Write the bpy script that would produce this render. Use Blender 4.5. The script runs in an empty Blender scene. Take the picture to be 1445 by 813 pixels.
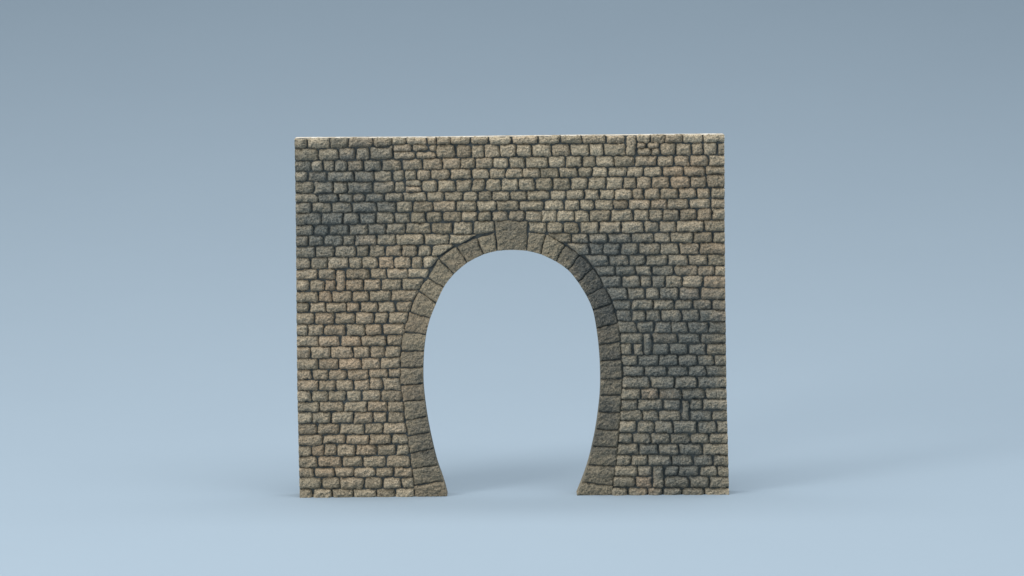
import bpy, math, random
import numpy as np

random.seed(7)
rng = np.random.RandomState(11)
sc = bpy.context.scene
MM = 0.00025                 # one traced unit of the stonework = 0.25 mm on the model
ROLL = math.radians(0.42)    # the photographer's camera hangs a touch crooked
PCX, PCY = 722.5, 699.3      # traced point that becomes the portal's origin (middle of its base)

# ---------------------------------------------------------------- stone layout (survey of the face, traced units)
# COURSES: bed joints from the top edge down;  JOINTS: runs of upright joints in each course ('|' = outer edge of the wall)
# ODD: single stones that break the coursing;  RING_A / RING_B: (outer, inner) ends of the joints of the arch ring
COURSES = [
  [(415.9,195.2),(516.9,194.5),(615.0,194.1),(710.9,192.6),(825.0,191.4),(920.9,190.6),(1022.0,189.9)],
  [(416.2,209.9),(469.0,209.9),(494.5,208.5),(548.9,207.5),(553.7,204.0),(625.0,204.3),(616.6,204.8),(710.9,204.0),(825.0,202.9),(881.0,202.4),(1021.7,201.4)],
  [(416.2,226.7),(516.9,225.9),(555.3,225.1),(615.0,223.2),(726.9,221.9),(825.0,220.0),(1021.7,219.2)],
  [(416.2,241.6),(484.9,242.4),(564.9,240.4),(615.0,239.2),(679.0,238.2),(774.9,236.8),(825.0,236.0),(920.9,234.8),(1021.7,234.0)],
  [(416.2,256.3),(500.9,256.7),(553.7,255.9),(615.0,254.0),(710.9,252.1),(825.0,250.3),(920.9,249.1),(992.9,248.4),(996.9,246.4),(1021.7,246.4)],
  [(416.2,273.2),(494.5,273.5),(564.9,272.3),(615.0,270.8),(710.9,269.5),(825.0,267.6),(920.9,265.9),(1021.7,264.7)],
  [(416.2,286.0),(500.9,285.5),(615.0,283.9),(710.9,283.1),(825.0,282.0),(920.9,281.0),(1021.7,279.9)],
  [(416.2,300.2),(500.9,299.9),(615.0,299.1),(726.9,297.5),(825.0,296.7),(920.9,295.1),(1021.7,293.8)],
  [(417.8,317.6),(532.9,316.0),(615.0,314.1),(694.9,311.5),(744.5,311.5),(752.5,313.4),(825.0,312.8),(920.9,311.8),(1021.7,310.6)],
  [(417.8,332.3),(500.9,332.0),(564.9,329.7),(615.0,330.1),(667.8,330.9),(682.2,329.7),(694.9,327.2),(747.7,327.5),(768.5,328.8),(825.0,329.7),(920.9,328.5),(1021.7,327.2)],
  [(417.8,348.0),(500.9,346.4),(615.0,345.2),(655.0,344.4),(795.7,342.5),(825.0,343.2),(920.9,342.8),(1021.7,342.8)],
  [(417.8,363.6),(516.9,362.4),(625.0,361.6),(825.0,360.0),(920.9,359.5),(1021.7,359.2)],
  [(417.8,379.9),(516.9,379.1),(604.9,378.3),(841.0,375.5),(920.9,374.8),(1021.7,374.3)],
  [(417.8,394.8),(516.9,394.3),(604.9,392.4),(845.8,389.5),(920.9,388.7),(1021.7,389.1)],
  [(417.8,410.8),(516.9,410.3),(595.3,408.7),(853.8,405.5),(1021.7,405.5)],
  [(417.8,426.9),(516.9,426.3),(582.5,424.7),(861.8,423.4),(920.9,422.8),(1021.7,422.8)],
  [(418.6,441.3),(532.9,440.5),(577.7,440.0),(868.2,437.6),(920.9,436.8),(1023.3,437.3)],
  [(418.6,457.9),(516.9,457.3),(572.9,456.0),(871.4,453.3),(920.9,453.6),(1023.3,454.1)],
  [(418.6,474.0),(516.9,473.6),(568.1,472.4),(874.6,470.0),(968.9,469.9),(1023.3,470.8)],
  [(418.6,489.1),(516.9,488.8),(564.9,488.0),(876.2,484.8),(968.9,484.8),(1023.3,484.8)],
  [(418.6,505.9),(516.9,505.2),(564.9,503.5),(877.8,501.2),(952.9,500.4),(1023.3,500.7)],
  [(418.6,521.8),(516.9,521.2),(563.3,519.4),(879.4,516.4),(952.9,516.4),(1023.3,515.9)],
  [(418.6,536.2),(516.9,535.9),(523.3,532.7),(537.7,532.7),(563.3,533.5),(879.4,531.0),(1023.3,531.1)],
  [(420.1,551.5),(566.0,550.5),(878.2,548.2),(1025.6,547.9)],
  [(420.1,566.8),(566.0,566.1),(877.1,563.6),(1025.6,563.0)],
  [(420.7,581.4),(488.6,580.8),(568.1,581.2),(876.1,578.7),(1025.6,578.7)],
  [(420.7,597.5),(509.5,597.5),(570.2,596.2),(875.0,593.9),(1025.6,593.9)],
  [(421.3,613.6),(509.5,612.8),(572.3,612.1),(874.0,610.7),(1026.2,611.5)],
  [(421.7,628.6),(446.8,629.9),(463.5,624.9),(482.4,626.1),(520.0,627.4),(574.3,626.6),(871.9,625.7),(1026.2,626.1)],
  [(422.1,643.9),(509.5,643.5),(576.4,642.4),(870.9,641.8),(1026.6,641.8)],
  [(422.8,659.8),(509.5,659.2),(578.5,659.2),(869.8,657.1),(1027.0,657.7)],
  [(422.8,673.8),(509.5,673.0),(580.6,673.8),(867.7,672.1),(1027.7,672.1)],
  [(423.2,689.7),(509.5,690.1),(582.7,688.9),(865.6,688.0),(1028.3,688.9)],
  [(423.4,701.4),(630.8,700.2),(813.8,698.5),(1028.7,697.4)],
]
JOINTS = [
  [['|',433.0,466.1,492.1,526.0,552.9,573.7,602.8,616.0,636.1,664.2,689.3,722.1,759.2,790.9,820.8,854.9,882.6],[898.5,917.3,938.2,963.3,992.6,'|']],
  [['|',449.4,478.9,502.5,522.5,555.3],[616.0,643.8,664.9,683.8,705.7,729.0,750.4,777.8,805.3,832.4,851.9,882.6],[932.1,953.4,975.8,992.9,1011.7,'|']],
  [['|',439.9,455.8,473.0,490.5,512.9,539.0,567.8,596.5,624.6,649.9,671.3,695.4,718.1,741.8,773.6,798.4,821.7,841.0,866.3,896.5,927.3,951.3,972.9,1000.1,'|']],
  [['|',434.3,462.1,500.5,528.1,554.5,571.3,588.4,608.1,635.8,665.7,690.9,713.3,737.8,762.4,788.8,815.3,835.4,857.8,885.0,908.1,935.3,964.9,995.3,'|']],
  [['|',442.9,470.6,491.0,525.7,556.6,571.8],[595.6,617.6,643.5,665.8,684.9,707.7,731.7,755.7,779.7,804.9,829.2,855.4,879.4,898.2,918.5,945.7,974.8,996.9,'|']],
  [['|',449.4,477.7,498.5,516.1,542.5,569.2,602.0,627.0,653.9,674.5,694.1,720.5,744.2,776.5,799.3,824.9,845.8,867.4,892.2,908.9,931.3,957.7,983.8,1003.3,'|']],
  [['|',440.5,468.5,496.9,532.4,559.8,583.0,610.9,643.3,672.9,701.3,733.0,768.2,796.5,818.1,839.4,865.0,886.9,918.2,941.7,972.6,1003.0,'|']],
  [['|',453.8,484.9,507.8,530.5,556.9,579.3,601.7,624.4,651.8,673.7,694.6,717.3,741.6,764.5,785.6,810.4,832.4,861.8,893.8,915.8,935.0,959.3,983.6,1004.9,'|']],
  [['|',443.4,465.0,493.3,519.3,544.9,571.8,608.9,639.8,667.8,697.8],[746.4,772.5,794.9,818.4,844.7,876.5,908.9,930.0,954.2,993.7,'|']],
  [['|',435.4,457.4,483.8,501.7,531.8,559.3,598.5,633.9,(674.5,647.8)],[(770.9,794.4),806.5,831.2,858.3,890.9,922.2,946.5,978.5,1006.0,'|']],
  [['|',445.8,472.5,502.2,520.9,543.8,567.3,589.7,609.3,(643.5,617.9)],[(798.9,818.1),832.1,851.4,875.4,901.7,932.1,958.0,987.3,'|']],
  [['|',438.9,462.9,492.1,511.3,534.2,556.4,580.4,597.3,(620.0,606.5)],[(825.0,837.0),859.7,887.8,911.3,942.0,971.6,998.8,'|']],
  [['|',448.5,473.8],[488.1,522.8,546.8,575.6,(606.1,602.1)],[(838.1,845.5),867.8,897.3,919.0,951.6,984.9,1008.4,'|']],
  [['|',437.5,458.6,474.5],[488.1,512.4,538.0,568.1,(599.3,591.3)],[(847.1,854.1),877.0,903.3,920.1,938.5,963.0,992.1,'|']],
  [['|',449.4,469.0,497.3,521.4,551.8,(590.8,582.2)],[(855.9,863.7),886.1,910.2,931.3,957.7,988.1,'|']],
  [['|',437.0,460.2,489.3,508.6,533.7,558.8,(581.5,577.7)],[(865.0,869.4),890.6,921.7,951.3,978.5,1003.8,'|']],
  [['|',444.5,472.5,501.7,528.1,547.8,(576.7,573.2)],[(870.1,871.8),891.4,911.0,933.2,962.0,987.6,'|']],
  [['|',434.6,457.0,488.9,515.8,539.8,(572.2,569.4)],[(872.3,874.6),898.9,924.1,947.3,971.3,1000.1,'|']],
  [['|',449.8,480.6,510.2,546.0,(568.4,565.8)],[(874.9,876.2),907.3],[920.5,956.9,988.6,'|']],
  [['|',438.6,467.4,499.0,522.8,543.3,(565.2,564.4)],[(876.3,877.3),893.0,907.8],[920.5,944.9,971.3,996.6,'|']],
  [['|',449.0,478.5,510.5,536.6,(564.1,564.1)],[(877.4,878.6),900.1,929.7,957.2,984.1,1008.1,'|']],
  [['|',440.5,463.8,490.9,520.9,547.8,(564.1,564.6)],[(879.0,879.4),909.7,941.7,972.1,996.6,'|']],
  [['|',449.8,474.5,499.3,521.7,540.6,(564.9,565.4)],[(879.4,879.7),917.4,951.8,984.1,'|']],
  [['|',440.5,464.0,489.0,511.2,537.1,(567.0,567.7)],[(878.2,877.5),904.3,929.4,962.2,995.3,'|']],
  [['|',450.6,485.5,518.9,546.8,(568.3,569.5)],[(877.3,876.5),899.5,935.7,960.8],[973.7,992.1,'|']],
  [['|',441.0,468.3,499.1,527.3,546.8,(570.2,571.4)],[(875.9,874.6),906.8,929.8,961.4],[973.7,1004.7,'|']],
  [['|',447.9,479.8,514.8,541.3,(572.0,573.1)],[(874.6,873.6),898.5,924.2,949.7,984.2,1011.4,'|']],
  [['|',456.2,488.2,521.7,552.4,(573.7,575.2)],[(873.2,872.1),892.4,918.5,945.5,973.9,1000.9,'|']],
  [['|',440.1,457.9,476.1,501.8,532.5,559.1,(575.8,577.7)],[(871.7,870.9),902.2,929.4,958.7,991.7,'|']],
  [['|',448.5,483.4,512.7,545.1,(577.9,579.6)],[(870.4,869.2),891.3,914.1,947.8,978.1,1005.7,'|']],
  [['|',444.1,472.5,499.5,530.4,556.0,(580.2,581.9)],[(868.6,867.3),900.1,921.0],[937.8,957.6,987.5,1012.6,'|']],
  [['|',454.6,480.3,514.3,540.9,567.0,(582.7,584.4)],[(866.7,865.2),897.0,921.0],[937.8,972.7,1001.5,'|']],
  [['|',442.2,468.8,499.5,531.5,558.3,(585.2,585.8)],[(864.0,862.7),886.5,913.7,935.7,962.2,994.2,'|']],
]
ODD = [
  [(882.9,191.5),(898.2,191.5),(898.2,219.3),(882.9,219.3),1],
  [(555.3,203.7),(581.5,203.7),(581.5,214.1),(555.3,214.1),0],
  [(581.5,203.7),(604.9,203.7),(604.9,214.1),(581.5,214.1),0],
  [(605.2,204.0),(616.4,204.0),(616.4,214.1),(605.2,214.1),0],
  [(555.6,214.1),(587.6,214.1),(587.6,224.8),(555.6,224.8),0],
  [(587.6,214.1),(616.4,214.1),(616.4,224.1),(587.6,224.1),0],
  [(898.9,201.1),(912.1,201.1),(912.1,209.4),(898.9,209.4),0],
  [(912.1,200.5),(931.8,200.5),(931.8,210.1),(912.1,210.1),0],
  [(899.5,209.1),(919.0,209.1),(919.0,219.3),(899.5,219.3),0],
  [(918.7,209.4),(932.0,209.4),(932.0,219.3),(918.7,219.3),0],
  [(572.1,253.9),(595.6,253.9),(595.6,262.8),(572.1,262.8),0],
  [(572.1,262.8),(595.6,262.8),(595.6,271.8),(572.1,271.8),0],
  [(474.4,380.7),(487.8,380.7),(487.8,410.6),(474.4,410.6),0],
  [(908.0,470.8),(920.0,470.8),(920.0,500.9),(908.0,500.9),0],
  [(961.6,564.3),(973.5,564.3),(973.5,593.9),(961.6,593.9),0],
  [(921.5,657.5),(937.6,657.5),(937.6,688.4),(921.5,688.4),0],
]
RING_A = [
  ((585.2,700.5),(631.2,699.4)),
  ((584.8,685.3),(625.6,678.4)),
  ((582.3,661.7),(617.2,656.0)),
  ((578.9,639.3),(611.4,633.0)),
  ((576.0,615.3),(606.3,610.0)),
  ((572.9,592.7),(602.2,587.7)),
  ((569.8,566.8),(599.0,564.0)),
  ((565.4,543.1),(596.9,541.5)),
  ((565.4,519.9),(596.9,517.8)),
  ((566.5,495.9),(598.0,495.5)),
  ((570.6,468.3),(601.2,472.0)),
  ((578.5,440.8),(606.9,448.8)),
  ((591.3,410.3),(615.7,427.9)),
  ((604.9,392.7),(626,404.7)),
  ((619.8,366.4),(640.6,386.3)),
  ((643.8,348.8),(659,370.3)),
  ((673.0,336.4),(683,358.4)),
  ((697.9,329),(701,353.8)),
]
RING_B = [
  ((745.6,328),(743.1,353.7)),
  ((770.2,330.8),(763.4,358.4)),
  ((797.2,346),(784.5,368.7)),
  ((817.7,360),(802,380.7)),
  ((836.5,379),(815.7,397.8)),
  ((852.2,404.7),(827.9,417.5)),
  ((863.4,428.8),(837,437.6)),
  ((871.4,456),(841.8,462.8)),
  ((874.9,482.4),(845,485.9)),
  ((876.5,507.6),(847,509.9)),
  ((878.3,534.8),(847.7,534.3)),
  ((877.1,557.4),(847.2,557.8)),
  ((875.7,582.4),(844.7,580.8)),
  ((873.6,606.9),(841.4,605.2)),
  ((871.5,630.9),(836.6,628.9)),
  ((868.8,658.1),(830.1,656)),
  ((864.6,685.3),(821.3,680.5)),
  ((862.8,698.2),(814,698.5)),
]
LEFT_EDGE = [(415.9,195.2),(417.8,310),(418.6,430),(419.8,550),(423.2,701)]
RIGHT_EDGE = [(1022.0,189.9),(1022.3,310),(1023.3,420),(1025.0,550),(1028.6,697.2)]

def unroll(p):
    """traced point -> (x right, z up) on the face, in traced units, base flat on the table"""
    p = np.asarray(p, float)
    x = p[..., 0]-PCX; y = PCY-p[..., 1]
    c, s = math.cos(ROLL), math.sin(ROLL)
    return np.stack([c*x+s*y, -s*x+c*y], -1)

def ipoly(pts, key, val, q):
    a = np.array(sorted(pts, key=lambda t: t[key]))
    return np.interp(q, a[:, key], a[:, val])

# ---------------------------------------------------------------- noise
_perm = rng.permutation(1024)
_val = rng.rand(1024)*2-1
def vnoise(x, y, seed=0):
    xi = np.floor(x).astype(int); yi = np.floor(y).astype(int)
    fx = x-xi; fy = y-yi
    fx = fx*fx*(3-2*fx); fy = fy*fy*(3-2*fy)
    def h(a, b): return _val[(_perm[(_perm[(a+seed*57) & 1023]+b) & 1023])]
    return ((h(xi, yi)*(1-fx)+h(xi+1, yi)*fx)*(1-fy)+(h(xi, yi+1)*(1-fx)+h(xi+1, yi+1)*fx)*fy)
def fbm(x, y, seed=0, o=4, gain=.55):
    r = 0; a = 1; t = 0
    for k in range(o):
        r = r+a*vnoise(x*2**k+13.7*k, y*2**k+7.1*k, seed+k); t += a; a *= gain
    return r/t

# ---------------------------------------------------------------- where the weathering paint was washed over the model (traced units)
WASH = [  # x, y, rx, ry, strength
  (462,305,80,48,.50),(440,345,50,40,.45),(490,255,80,30,.6),(450,225,45,30,.5),(535,215,50,25,.42),(520,300,55,26,.55),
  (495,330,60,24,.38),
  (846,406,32,44,.95),(885,395,75,55,.42),(950,560,95,170,.24),(830,365,24,24,.5),(850,350,50,24,.55),(925,440,85,60,.40),(935,490,80,52,.36),(985,455,50,40,.30),(970,590,60,120,.18),(900,640,60,80,.22),
  (960,525,65,28,.42),(925,520,40,20,.35),(985,580,55,40,.34),(950,610,60,40,.28),(975,665,45,34,.45),(940,655,35,25,.4),
  (600,590,26,60,.38),(610,640,22,30,.42),(850,600,26,40,.45),(835,625,14,14,.55),(720,315,40,25,.25),(585,540,22,40,.25),
  (930,330,60,40,.22),(455,480,60,30,.12),(855,520,25,60,.35),(460,580,60,40,.12),(1000,215,30,10,.2)]
WARM = [(470,400,70,30,.55),(480,470,60,60,.4),(530,520,80,40,.35),(470,640,90,50,.5),(560,400,40,60,.3),(620,225,80,40,.35),
  (960,270,70,60,.35),(990,400,40,40,.5),(925,555,28,9,.9),(960,245,60,40,.3),(908,690,14,10,.7),(912,672,12,10,.7),(650,370,30,25,.25),
  (1018,445,12,14,.5),(560,600,40,60,.25)]
def blobs(tab, x, y):
    r = np.zeros_like(x)
    for bx, by, rx, ry, s in tab:
        r += s*np.exp(-(((x-bx)/rx)**2+((y-by)/ry)**2)*.9)
    return r

# ---------------------------------------------------------------- mesh helpers
class Build:
    def __init__(s): s.v = []; s.f = []; s.a = []; s.m = []; s.n = 0
    def grid(s, P, attrs, mat=0):
        """P: (nv, nu, 3) points"""
        nv, nu = P.shape[:2]
        i = np.arange(nv*nu).reshape(nv, nu)+s.n
        q = np.stack([i[:-1, :-1], i[1:, :-1], i[1:, 1:], i[:-1, 1:]], -1).reshape(-1, 4)
        s.v.append(P.reshape(-1, 3)); s.f.append(q); s.m.append(np.full(len(q), mat))
        s.a.append(attrs.reshape(-1, 3)); s.n += nv*nu
    def link(s, name, mats, parent, smooth=True):
        v = np.concatenate(s.v); f = np.concatenate(s.f); a = np.concatenate(s.a); m = np.concatenate(s.m)
        me = bpy.data.meshes.new(name)
        me.vertices.add(len(v)); me.vertices.foreach_set('co', (v*MM).astype('f').ravel())
        me.loops.add(f.size); me.loops.foreach_set('vertex_index', f.astype('i').ravel())
        me.polygons.add(len(f)); me.polygons.foreach_set('loop_start', (np.arange(len(f))*4).astype('i'))
        me.update(calc_edges=True)
        for k, nm in enumerate(('tone', 'wash', 'warm')):
            at = me.attributes.new(nm, 'FLOAT', 'POINT'); at.data.foreach_set('value', a[:, k].astype('f').copy())
        for mm in mats: me.materials.append(mm)
        me.polygons.foreach_set('material_index', m.astype('i'))
        me.polygons.foreach_set('use_smooth', np.full(len(f), smooth))
        me.validate(); me.update()
        o = bpy.data.objects.new(name, me); sc.collection.objects.link(o); o.parent = parent
        return o

def stone(B, tl, tr, br, bl, top=None, bottom=None, left=None, right=None, open_sides='', height=6.0, edge=4.2, gap=.58,
          rough=1.0, res=.75, corner=3.1, back=6.0, mapfn=None, tone=None, skirt_back=None, jitter=1.0):
    """one dressed stone: a fine grid over its cell, its face pillowed and chipped, its rim sunk below the mortar"""
    W = .5*(math.dist(tl, tr)+math.dist(bl, br)); H = .5*(math.dist(tl, bl)+math.dist(tr, br))
    nu = max(8, int(W/res)+1); nv = max(8, int(H/res)+1)
    u = np.linspace(0, 1, nu)[None, :].repeat(nv, 0); v = np.linspace(0, 1, nv)[:, None].repeat(nu, 1)
    if mapfn: XY = mapfn(u, v)
    else:
        tl, tr, br, bl = map(np.array, (tl, tr, br, bl))
        XY = ((1-u)*(1-v))[..., None]*tl+(u*(1-v))[..., None]*tr+(u*v)[..., None]*br+((1-u)*v)[..., None]*bl
        if top is not None: XY[..., 1] += (1-v)*(top(XY[..., 0])-((1-u)*tl[1]+u*tr[1]))
        if bottom is not None: XY[..., 1] += v*(bottom(XY[..., 0])-((1-u)*bl[1]+u*br[1]))
    X, Y = XY[..., 0], XY[..., 1]
    sd = random.randint(0, 900)
    # distance inside a rounded rectangle, with a wandering outline
    g = [gap*random.uniform(.3, 1.7)*jitter for _ in range(4)]
    big = 40
    L = u*W-(g[0] if 'l' not in open_sides else -big); R_ = (1-u)*W-(g[1]*1.35+.2 if 'r' not in open_sides else -big)
    Tp = v*H-(g[2]*.6 if 't' not in open_sides else -1.3); Bt = (1-v)*H-(g[3]*.8 if 'b' not in open_sides else -big)
    ax = np.minimum(L, R_); ay = np.minimum(Tp, Bt)
    r = corner*random.uniform(.6, 1.4)
    cx = np.maximum(r-ax, 0); cy = np.maximum(r-ay, 0)
    d = np.where((ax < r) & (ay < r), r-np.hypot(cx, cy), np.minimum(ax, ay))
    wob = 1.15*rough*vnoise(X*.15+sd, Y*.15, sd)+.6*rough*vnoise(X*.5, Y*.5+sd, sd+3)
    d = d+wob*np.clip(1.2-d/12, 0, 1)-.1
    hs = height*random.uniform(.8, 1.2)
    t = np.clip(d/edge, 0, 1)
    prof = hs*(.66*(1-(1-t)**2.3)+.34*(1-(1-np.clip(d/8.5, 0, 1))**2))
    # broad facets, chips and grain
    n1 = fbm(X*.085+sd*3.1, Y*.12+sd, sd, 3)
    n2 = fbm(X*.27, Y*.33+sd, sd+5, 3)
    n3 = vnoise(X*.85, Y*.85, sd+9)
    chip = np.abs(fbm(X*.16+sd, Y*.2, sd+15, 2))
    tiltx = random.uniform(-.5, .5)*rough; tilty = random.uniform(-.5, .5)*rough
    face = (2.0*n1+1.9*n2+.6*n3-1.1*np.clip(.16-chip, 0, 1)*4*.5)*rough+tiltx*(u-.5)*2+tilty*(v-.5)*2
    h = np.where(d > 0, prof+face*np.clip(d/2.5, 0, 1), np.maximum(d*2.5, -1.2))
    if tone is None: tone = rng.normal(.1, .9)
    wash = blobs(WASH, X, Y)*(.7+.5*random.random())+.10*fbm(X*.02, Y*.03, 77, 3)+.12*fbm(X*.09, Y*.09, 99, 3)
    warm = blobs(WARM, X, Y)*(.5+.7*random.random())+.16*fbm(X*.03, Y*.04, 55, 2)+max(0, rng.normal(-.12, .20))
    tn = tone+.55*n2+.5*n1
    if 't' in open_sides and mapfn is None:   # the cast's top edge is a little ragged
        XY[..., 1] += ((1-v)**3)*(.9*vnoise(X*.11+sd, X*0+3.3, sd)+.8*vnoise(X*.4, X*0+sd, sd)+.1)
    P = unroll(XY); P = np.stack([P[..., 0], -h, np.maximum(P[..., 1], 0)], -1)
    A = np.stack([tn, wash, warm], -1)
    B.grid(P, A)
    # returns down the outer sides so that the stone has thickness
    def skirt(E, EA, depth):
        ks = np.linspace(0, 1, 3 if depth < 10 else 12)[:, None]
        S = np.repeat(E[None], len(ks), 0)
        S[..., 1] = E[None, :, 1]*(1-ks)+depth*ks
        B.grid(S, np.repeat(EA[None], len(ks), 0))
    sides = {'t': (P[0, ::-1], A[0, ::-1]), 'b': (P[-1], A[-1]), 'l': (P[:, 0], A[:, 0]), 'r': (P[::-1, -1], A[::-1, -1])}
    for k in open_sides:
        skirt(*sides[k], (skirt_back or {}).get(k, back))
    return P

# ---------------------------------------------------------------- materials
def nodes(name):
    m = bpy.data.materials.new(name); m.use_nodes = True
    nt = m.node_tree; return m, nt, nt.nodes['Principled BSDF']
def N(nt, kind, **kw):
    n = nt.nodes.new(kind)
    for k, v in kw.items():
        if k in n.inputs: n.inputs[k].default_value = v
        else: setattr(n, k, v)
    return n
def mixc(nt, fac, a, b, blend='MIX'):
    n = nt.nodes.new('ShaderNodeMix'); n.data_type = 'RGBA'; n.blend_type = blend; n.clamp_factor = True
    for idx, s in ((0, fac), (6, a), (7, b)):
        if hasattr(s, 'is_output'): nt.links.new(s, n.inputs[idx])
        else: n.inputs[idx].default_value = s if idx == 0 else (*s, 1)
    return n.outputs[2]
def maprange(nt, s, a, b, c, d):
    n = nt.nodes.new('ShaderNodeMapRange'); nt.links.new(s, n.inputs[0])
    for i, v in enumerate((a, b, c, d)): n.inputs[i+1].default_value = v
    return n.outputs[0]

def stone_material(name, base_a, base_b, warm_c, wash_c, grain):
    m, nt, bs = nodes(name); lk = nt.links.new
    tc = N(nt, 'ShaderNodeTexCoord')
    def noise(scale, detail=4, rough=.6):
        n = N(nt, 'ShaderNodeTexNoise', Scale=scale, Detail=detail, Roughness=rough); lk(tc.outputs['Object'], n.inputs['Vector']); return n.outputs['Fac']
    at = lambda nm: N(nt, 'ShaderNodeAttribute', attribute_name=nm).outputs['Fac']
    big = noise(60, 3); mid = noise(420, 4, .65); fine = noise(1900, 3, .7); pits = noise(2600, 2, .5)
    c = mixc(nt, maprange(nt, at('tone'), -2.2, 2.2, 0, 1), base_a, base_b)
    c = mixc(nt, maprange(nt, at('warm'), .05, 1.0, 0, .8), c, warm_c)
    # cloudy wash of slate-grey paint, eaten through by the raised grain
    wa = N(nt, 'ShaderNodeMath', operation='ADD'); lk(at('wash'), wa.inputs[0]); lk(maprange(nt, mid, .3, .7, -.30, .30), wa.inputs[1])
    c = mixc(nt, maprange(nt, wa.outputs[0], .04, 1.05, 0, .84), c, wash_c)
    # sandy speckle
    c = mixc(nt, 1.0, c, mixc(nt, maprange(nt, fine, .30, .70, 0, 1), (1-grain,)*3, (1+grain,)*3), 'MULTIPLY')
    c = mixc(nt, maprange(nt, pits, .58, .72, 0, .40), c, (.46, .41, .32))
    c = mixc(nt, maprange(nt, pits, .42, .30, 0, .42), c, (.055, .060, .060))
    c = mixc(nt, maprange(nt, mid, .62, .8, 0, .25), c, (.36, .29, .20))
    lk(c, bs.inputs['Base Color'])
    bs.inputs['Roughness'].default_value = .93; bs.inputs['Specular IOR Level'].default_value = .18
    b = N(nt, 'ShaderNodeBump', Strength=.9, Distance=.0003); lk(fine, b.inputs['Height'])
    b2 = N(nt, 'ShaderNodeBump', Strength=.8, Distance=.0005); lk(mid, b2.inputs['Height']); lk(b.outputs[0], b2.inputs['Normal'])
    lk(b2.outputs[0], bs.inputs['Normal'])
    return m

M_STONE = stone_material('painted_stone', (.192, .168, .122), (.425, .365, .268), (.400, .290, .196), (.122, .135, .132), .60)
M_RING = stone_material('painted_ring_stone', (.190, .166, .124), (.285, .246, .176), (.33, .25, .17), (.056, .066, .070), .50)

def plain(name, col, col2, scale, rough=.9, bump=0.0):
    m, nt, bs = nodes(name)
    tc = N(nt, 'ShaderNodeTexCoord'); n = N(nt, 'ShaderNodeTexNoise', Scale=scale, Detail=5, Roughness=.65)
    nt.links.new(tc.outputs['Object'], n.inputs['Vector'])
    nt.links.new(mixc(nt, maprange(nt, n.outputs['Fac'], .3, .7, 0, 1), col, col2), bs.inputs['Base Color'])
    bs.inputs['Roughness'].default_value = rough; bs.inputs['Specular IOR Level'].default_value = .2
    if bump:
        b = N(nt, 'ShaderNodeBump', Strength=.6, Distance=bump); nt.links.new(n.outputs['Fac'], b.inputs['Height']); nt.links.new(b.outputs[0], bs.inputs['Normal'])
    return m
M_MORTAR = plain('dark_mortar', (.036, .044, .047), (.095, .106, .106), 260, .95, .0003)
M_PLASTER = plain('bare_plaster', (.24, .20, .14), (.86, .82, .74), 240, .9, .0004)
M_SIDE = plain('grey_cast_plaster', (.20, .19, .17), (.34, .32, .28), 300, .9, .0003)
M_PAPER = plain('blue_paper', (.303, .383, .466), (.308, .389, .472), 9, .95)

# ---------------------------------------------------------------- the portal
portal = bpy.data.objects.new('tunnel_portal', None); sc.collection.objects.link(portal)
portal.empty_display_size = .02
portal['label'] = 'model railway tunnel portal of weathered grey-brown stone with a horseshoe arch, standing on blue paper'
portal['category'] = 'tunnel portal'
THICK = 30.0     # traced units: the casting is about 7.5 mm thick

def swell(p):
    e, i = np.array(p[0]), np.array(p[1]); return tuple(e+(e-i)/np.linalg.norm(e-i)*1.0)
ext_l = [swell(p) for p in RING_A]; ext_r = [swell(p) for p in RING_B]

B = Build()
cy = lambda k: (lambda x: ipoly(COURSES[k], 0, 1, x))
for k, runs in enumerate(JOINTS):
    top, bot = cy(k), cy(k+1)
    for run in runs:
        js = []
        for j in run:
            if j == '|':
                edge_pts = LEFT_EDGE if not js else RIGHT_EDGE
                x0 = edge_pts[0][0]
                a = ipoly(edge_pts, 1, 0, top(x0)); b = ipoly(edge_pts, 1, 0, bot(x0)); js.append((float(a), float(b), 'o'))
            elif isinstance(j, tuple): e = 1.4 if js else -1.4; js.append((j[0]+e, j[1]+e, 's'))
            else:
                lean = random.uniform(-.7, .7); js.append((j+lean, j-lean, ''))
        for a, b in zip(js[:-1], js[1:]):
            op = ''
            if a[2] == 'o': op += 'l'
            if b[2] == 'o': op += 'r'
            if k == 0: op += 't'
            if k == len(JOINTS)-1: op += 'b'
            dy = [random.uniform(-1.0, 1.0) for _ in range(4)]
            if k == 0: dy[0] = dy[1] = 0
            stone(B, (a[0], top(a[0])+dy[0]), (b[0], top(b[0])+dy[1]), (b[1], bot(b[1])+dy[2]), (a[1], bot(a[1])+dy[3]),
                  top=top, bottom=bot, open_sides=op, skirt_back={'l': THICK, 'r': THICK, 't': 4, 'b': 4})
for tl, tr, br, bl, tp in ODD:
    stone(B, tl, tr, br, bl, open_sides='t' if tp else '', gap=.6, edge=3.4, skirt_back={'t': 4})
B.link('masonry', [M_STONE], portal)

# arch ring
def catmull(pts, per=8):
    p = [np.array(q, float) for q in pts]; p = [2*p[0]-p[1]]+p+[2*p[-1]-p[-2]]
    out = []
    for i in range(1, len(p)-2):
        for t in np.linspace(0, 1, per, endpoint=False):
            out.append(.5*((2*p[i])+(-p[i-1]+p[i+1])*t+(2*p[i-1]-5*p[i]+4*p[i+1]-p[i+2])*t*t+(-p[i-1]+3*p[i]-3*p[i+1]+p[i+2])*t**3))
    out.append(p[-2]); return np.array(out)
PER = 12
inner = catmull([p[1] for p in RING_A]+[(722.3, 352.4)]+[p[1] for p in RING_B], PER)
for _ in range(40):                   # ease the small kinks of the survey out of the soffit line
    inner[1:-1] += .5*(.5*(inner[2:]+inner[:-2])-inner[1:-1])
outerA = catmull(ext_l, PER); outerB = catmull(ext_r, PER)
nA, nB = len(RING_A), len(RING_B)
def seg(c, i): return c[i*PER:(i+1)*PER+1]
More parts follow.
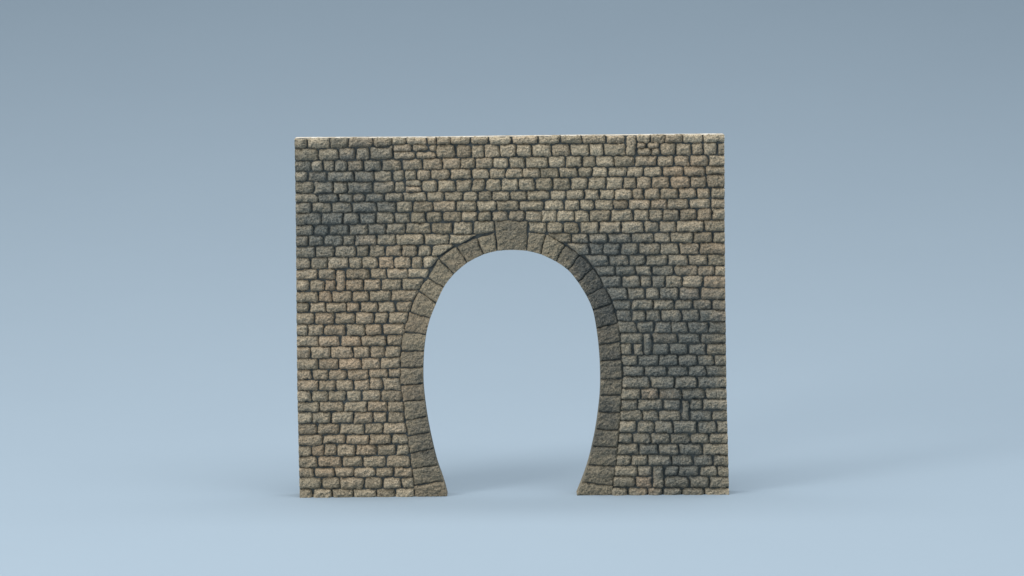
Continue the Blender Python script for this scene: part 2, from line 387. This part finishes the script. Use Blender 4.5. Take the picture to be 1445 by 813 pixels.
def ring_stone(name, inn, out, **kw):
    """inn / out: matching runs of points along the inner and outer curve"""
    ti = np.linspace(0, 1, len(inn)); to = np.linspace(0, 1, len(out))
    def mp(u, v):   # u across the ring (0 outer .. 1 inner), v along it
        I = np.stack([np.interp(v, ti, inn[:, 0]), np.interp(v, ti, inn[:, 1])], -1)
        O = np.stack([np.interp(v, to, out[:, 0]), np.interp(v, to, out[:, 1])], -1)
        return O*(1-u[..., None])+I*u[..., None]
    b = Build()
    opn = 'r'+kw.pop('extra', '')
    args = dict(height=4.4, edge=2.4, gap=.5, rough=.95, corner=1.8, res=.7, jitter=.9)
    args.update(kw)
    stone(b, tuple(out[0]), tuple(inn[0]), tuple(inn[-1]), tuple(out[-1]), mapfn=mp, open_sides=opn, skirt_back={'r': THICK, 'b': 4, 't': 4}, **args)
    return b.link(name, [M_RING], portal)
for i in range(nA-1):
    # left leg climbs from the ground: turn the run round so that u, v keep their handedness
    ring_stone('voussoir', seg(inner, i)[::-1], seg(outerA, i)[::-1], extra='b' if i == 0 else '')
for i in range(nB-1):
    s_in = seg(inner, nA+1+i); s_out = seg(outerB, i)
    ring_stone('voussoir', s_in[::-1], s_out[::-1], extra='t' if i == nB-2 else '')
k_in = inner[(nA-1)*PER:(nA+1)*PER+1]
k_out = np.array([(698.2, 311.6), (722, 311.0), (744.8, 311.8)])
ks = ring_stone('keystone', k_in[::-1], k_out[::-1], height=4.7, rough=.95)
ks['label'] = 'large rough wedge-shaped keystone at the crown of the arch'

# cast body: the plaster slab behind the stones (its front shows as mortar between them, its top is bare plaster)
def resample(poly, n):
    poly = np.asarray(poly, float); L = np.r_[0, np.cumsum(np.hypot(*np.diff(poly, axis=0).T))]
    q = np.linspace(0, L[-1], n); return np.stack([np.interp(q, L, poly[:, 0]), np.interp(q, L, poly[:, 1])], -1)
c0 = np.array([722.5, 520.0])
ring = np.array([q+(q-c0)/np.linalg.norm(q-c0)*.9 for q in inner])
NR = 121
ring = resample(ring, NR)
k1, k2 = 48, 72                       # ring points facing the two upper corners
rim = np.concatenate([resample([(x+.5, y) for x, y in LEFT_EDGE[::-1]], k1+1),
                      resample([(LEFT_EDGE[0][0]+.5, 195.1)]+[(x, y+.2) for x, y in sorted(COURSES[0])[1:-1]]+[(RIGHT_EDGE[0][0]-.5, 190.0)], k2-k1+1)[1:],
                      resample([(x-.5, y) for x, y in RIGHT_EDGE], NR-k2)[1:]])
A2 = unroll(rim); B2 = unroll(ring)
for q in (A2, B2): q[0, 1] = q[-1, 1] = 0; q[:, 1] = np.maximum(q[:, 1], 0)
import bmesh
bm = bmesh.new()
mk = lambda q, y: [bm.verts.new((x*MM, y*MM, z*MM)) for x, z in q]
af, bf, ab, bb = mk(A2, 0), mk(B2, 0), mk(A2, THICK), mk(B2, THICK)
for i in range(NR-1):
    for quad, mi in (((af[i], af[i+1], bf[i+1], bf[i]), 0), ((ab[i+1], ab[i], bb[i], bb[i+1]), 2),
                     ((af[i+1], af[i], ab[i], ab[i+1]), 1 if k1 <= i < k2 else 2), ((bf[i], bf[i+1], bb[i+1], bb[i]), 2)):
        bm.faces.new(quad).material_index = mi
for i in (0, NR-1): bm.faces.new((af[i], bf[i], bb[i], ab[i])).material_index = 2
bmesh.ops.recalc_face_normals(bm, faces=bm.faces)
me = bpy.data.meshes.new('cast_body'); bm.to_mesh(me); bm.free()
for mm in (M_MORTAR, M_PLASTER, M_SIDE): me.materials.append(mm)
body = bpy.data.objects.new('cast_body', me); sc.collection.objects.link(body); body.parent = portal

# ---------------------------------------------------------------- blue paper sweep under and behind it
prof = [(-2.2, 0.0), (.05, 0.0)]
for i in range(1, 49):                # a long slow curve that steepens all the way up
    a = math.pi/2*i/48; prof.append((.05+1.78*math.sin(a), 1.15*(1-math.cos(a))))
prof.append((1.83, 1.9))
bm = bmesh.new(); rows = []
for y, z in prof: rows.append([bm.verts.new((x, y, z-.00002)) for x in np.linspace(-1.6, 1.6, 9)])
for a, b in zip(rows[:-1], rows[1:]):
    for i in range(8): bm.faces.new((a[i], a[i+1], b[i+1], b[i])).smooth = True
me = bpy.data.meshes.new('backdrop'); bm.to_mesh(me); bm.free(); me.materials.append(M_PAPER)
bd = bpy.data.objects.new('backdrop', me); sc.collection.objects.link(bd); bd['kind'] = 'structure'

# ---------------------------------------------------------------- light
def area(name, loc, target, size, power, col=(1, 1, 1), sy=None):
    l = bpy.data.lights.new(name, 'AREA'); l.energy = power; l.color = col; l.size = size
    if sy: l.shape = 'RECTANGLE'; l.size_y = sy
    o = bpy.data.objects.new(name, l); sc.collection.objects.link(o); o.location = loc
    from mathutils import Vector
    o.rotation_euler = (Vector(target)-Vector(loc)).to_track_quat('-Z', 'Y').to_euler(); return o
area('key_lamp', (-1.02, -.82, .40), (0, 0, .07), .42, 9.2, (1, .965, .90))
area('overhead_softbox', (0, -.20, 1.12), (0, -.17, 0), 2.2, 28.5, (1, .972, .93), 1.3)
w = bpy.data.worlds.new('World'); sc.world = w; w.use_nodes = True
w.node_tree.nodes['Background'].inputs[0].default_value = (.50, .78, 1, 1)
w.node_tree.nodes['Background'].inputs[1].default_value = .19

# ---------------------------------------------------------------- camera
cam = bpy.data.cameras.new('camera'); co = bpy.data.objects.new('camera', cam); sc.collection.objects.link(co)
D = 1.1
px, py = 715.0, -55.0               # where the lens axis meets the face, in traced units
ax = unroll((px, py))*MM
co.location = (ax[0], -D, ax[1])
from mathutils import Matrix, Euler
co.rotation_euler = (Euler((math.pi/2, 0, 0)).to_matrix() @ Matrix.Rotation(-ROLL, 3, 'Z')).to_euler()
cam.sensor_width = 36; cam.lens = 36*D/(1445*MM)
cam.shift_x = (722.5-px)/1445; cam.shift_y = -(406.5-py)/1445
cam.clip_start = .02; cam.clip_end = 50
sc.camera = co
sc.view_settings.view_transform = 'Standard'; sc.view_settings.look = 'None'
sc.view_settings.exposure = 0; sc.view_settings.gamma = 1
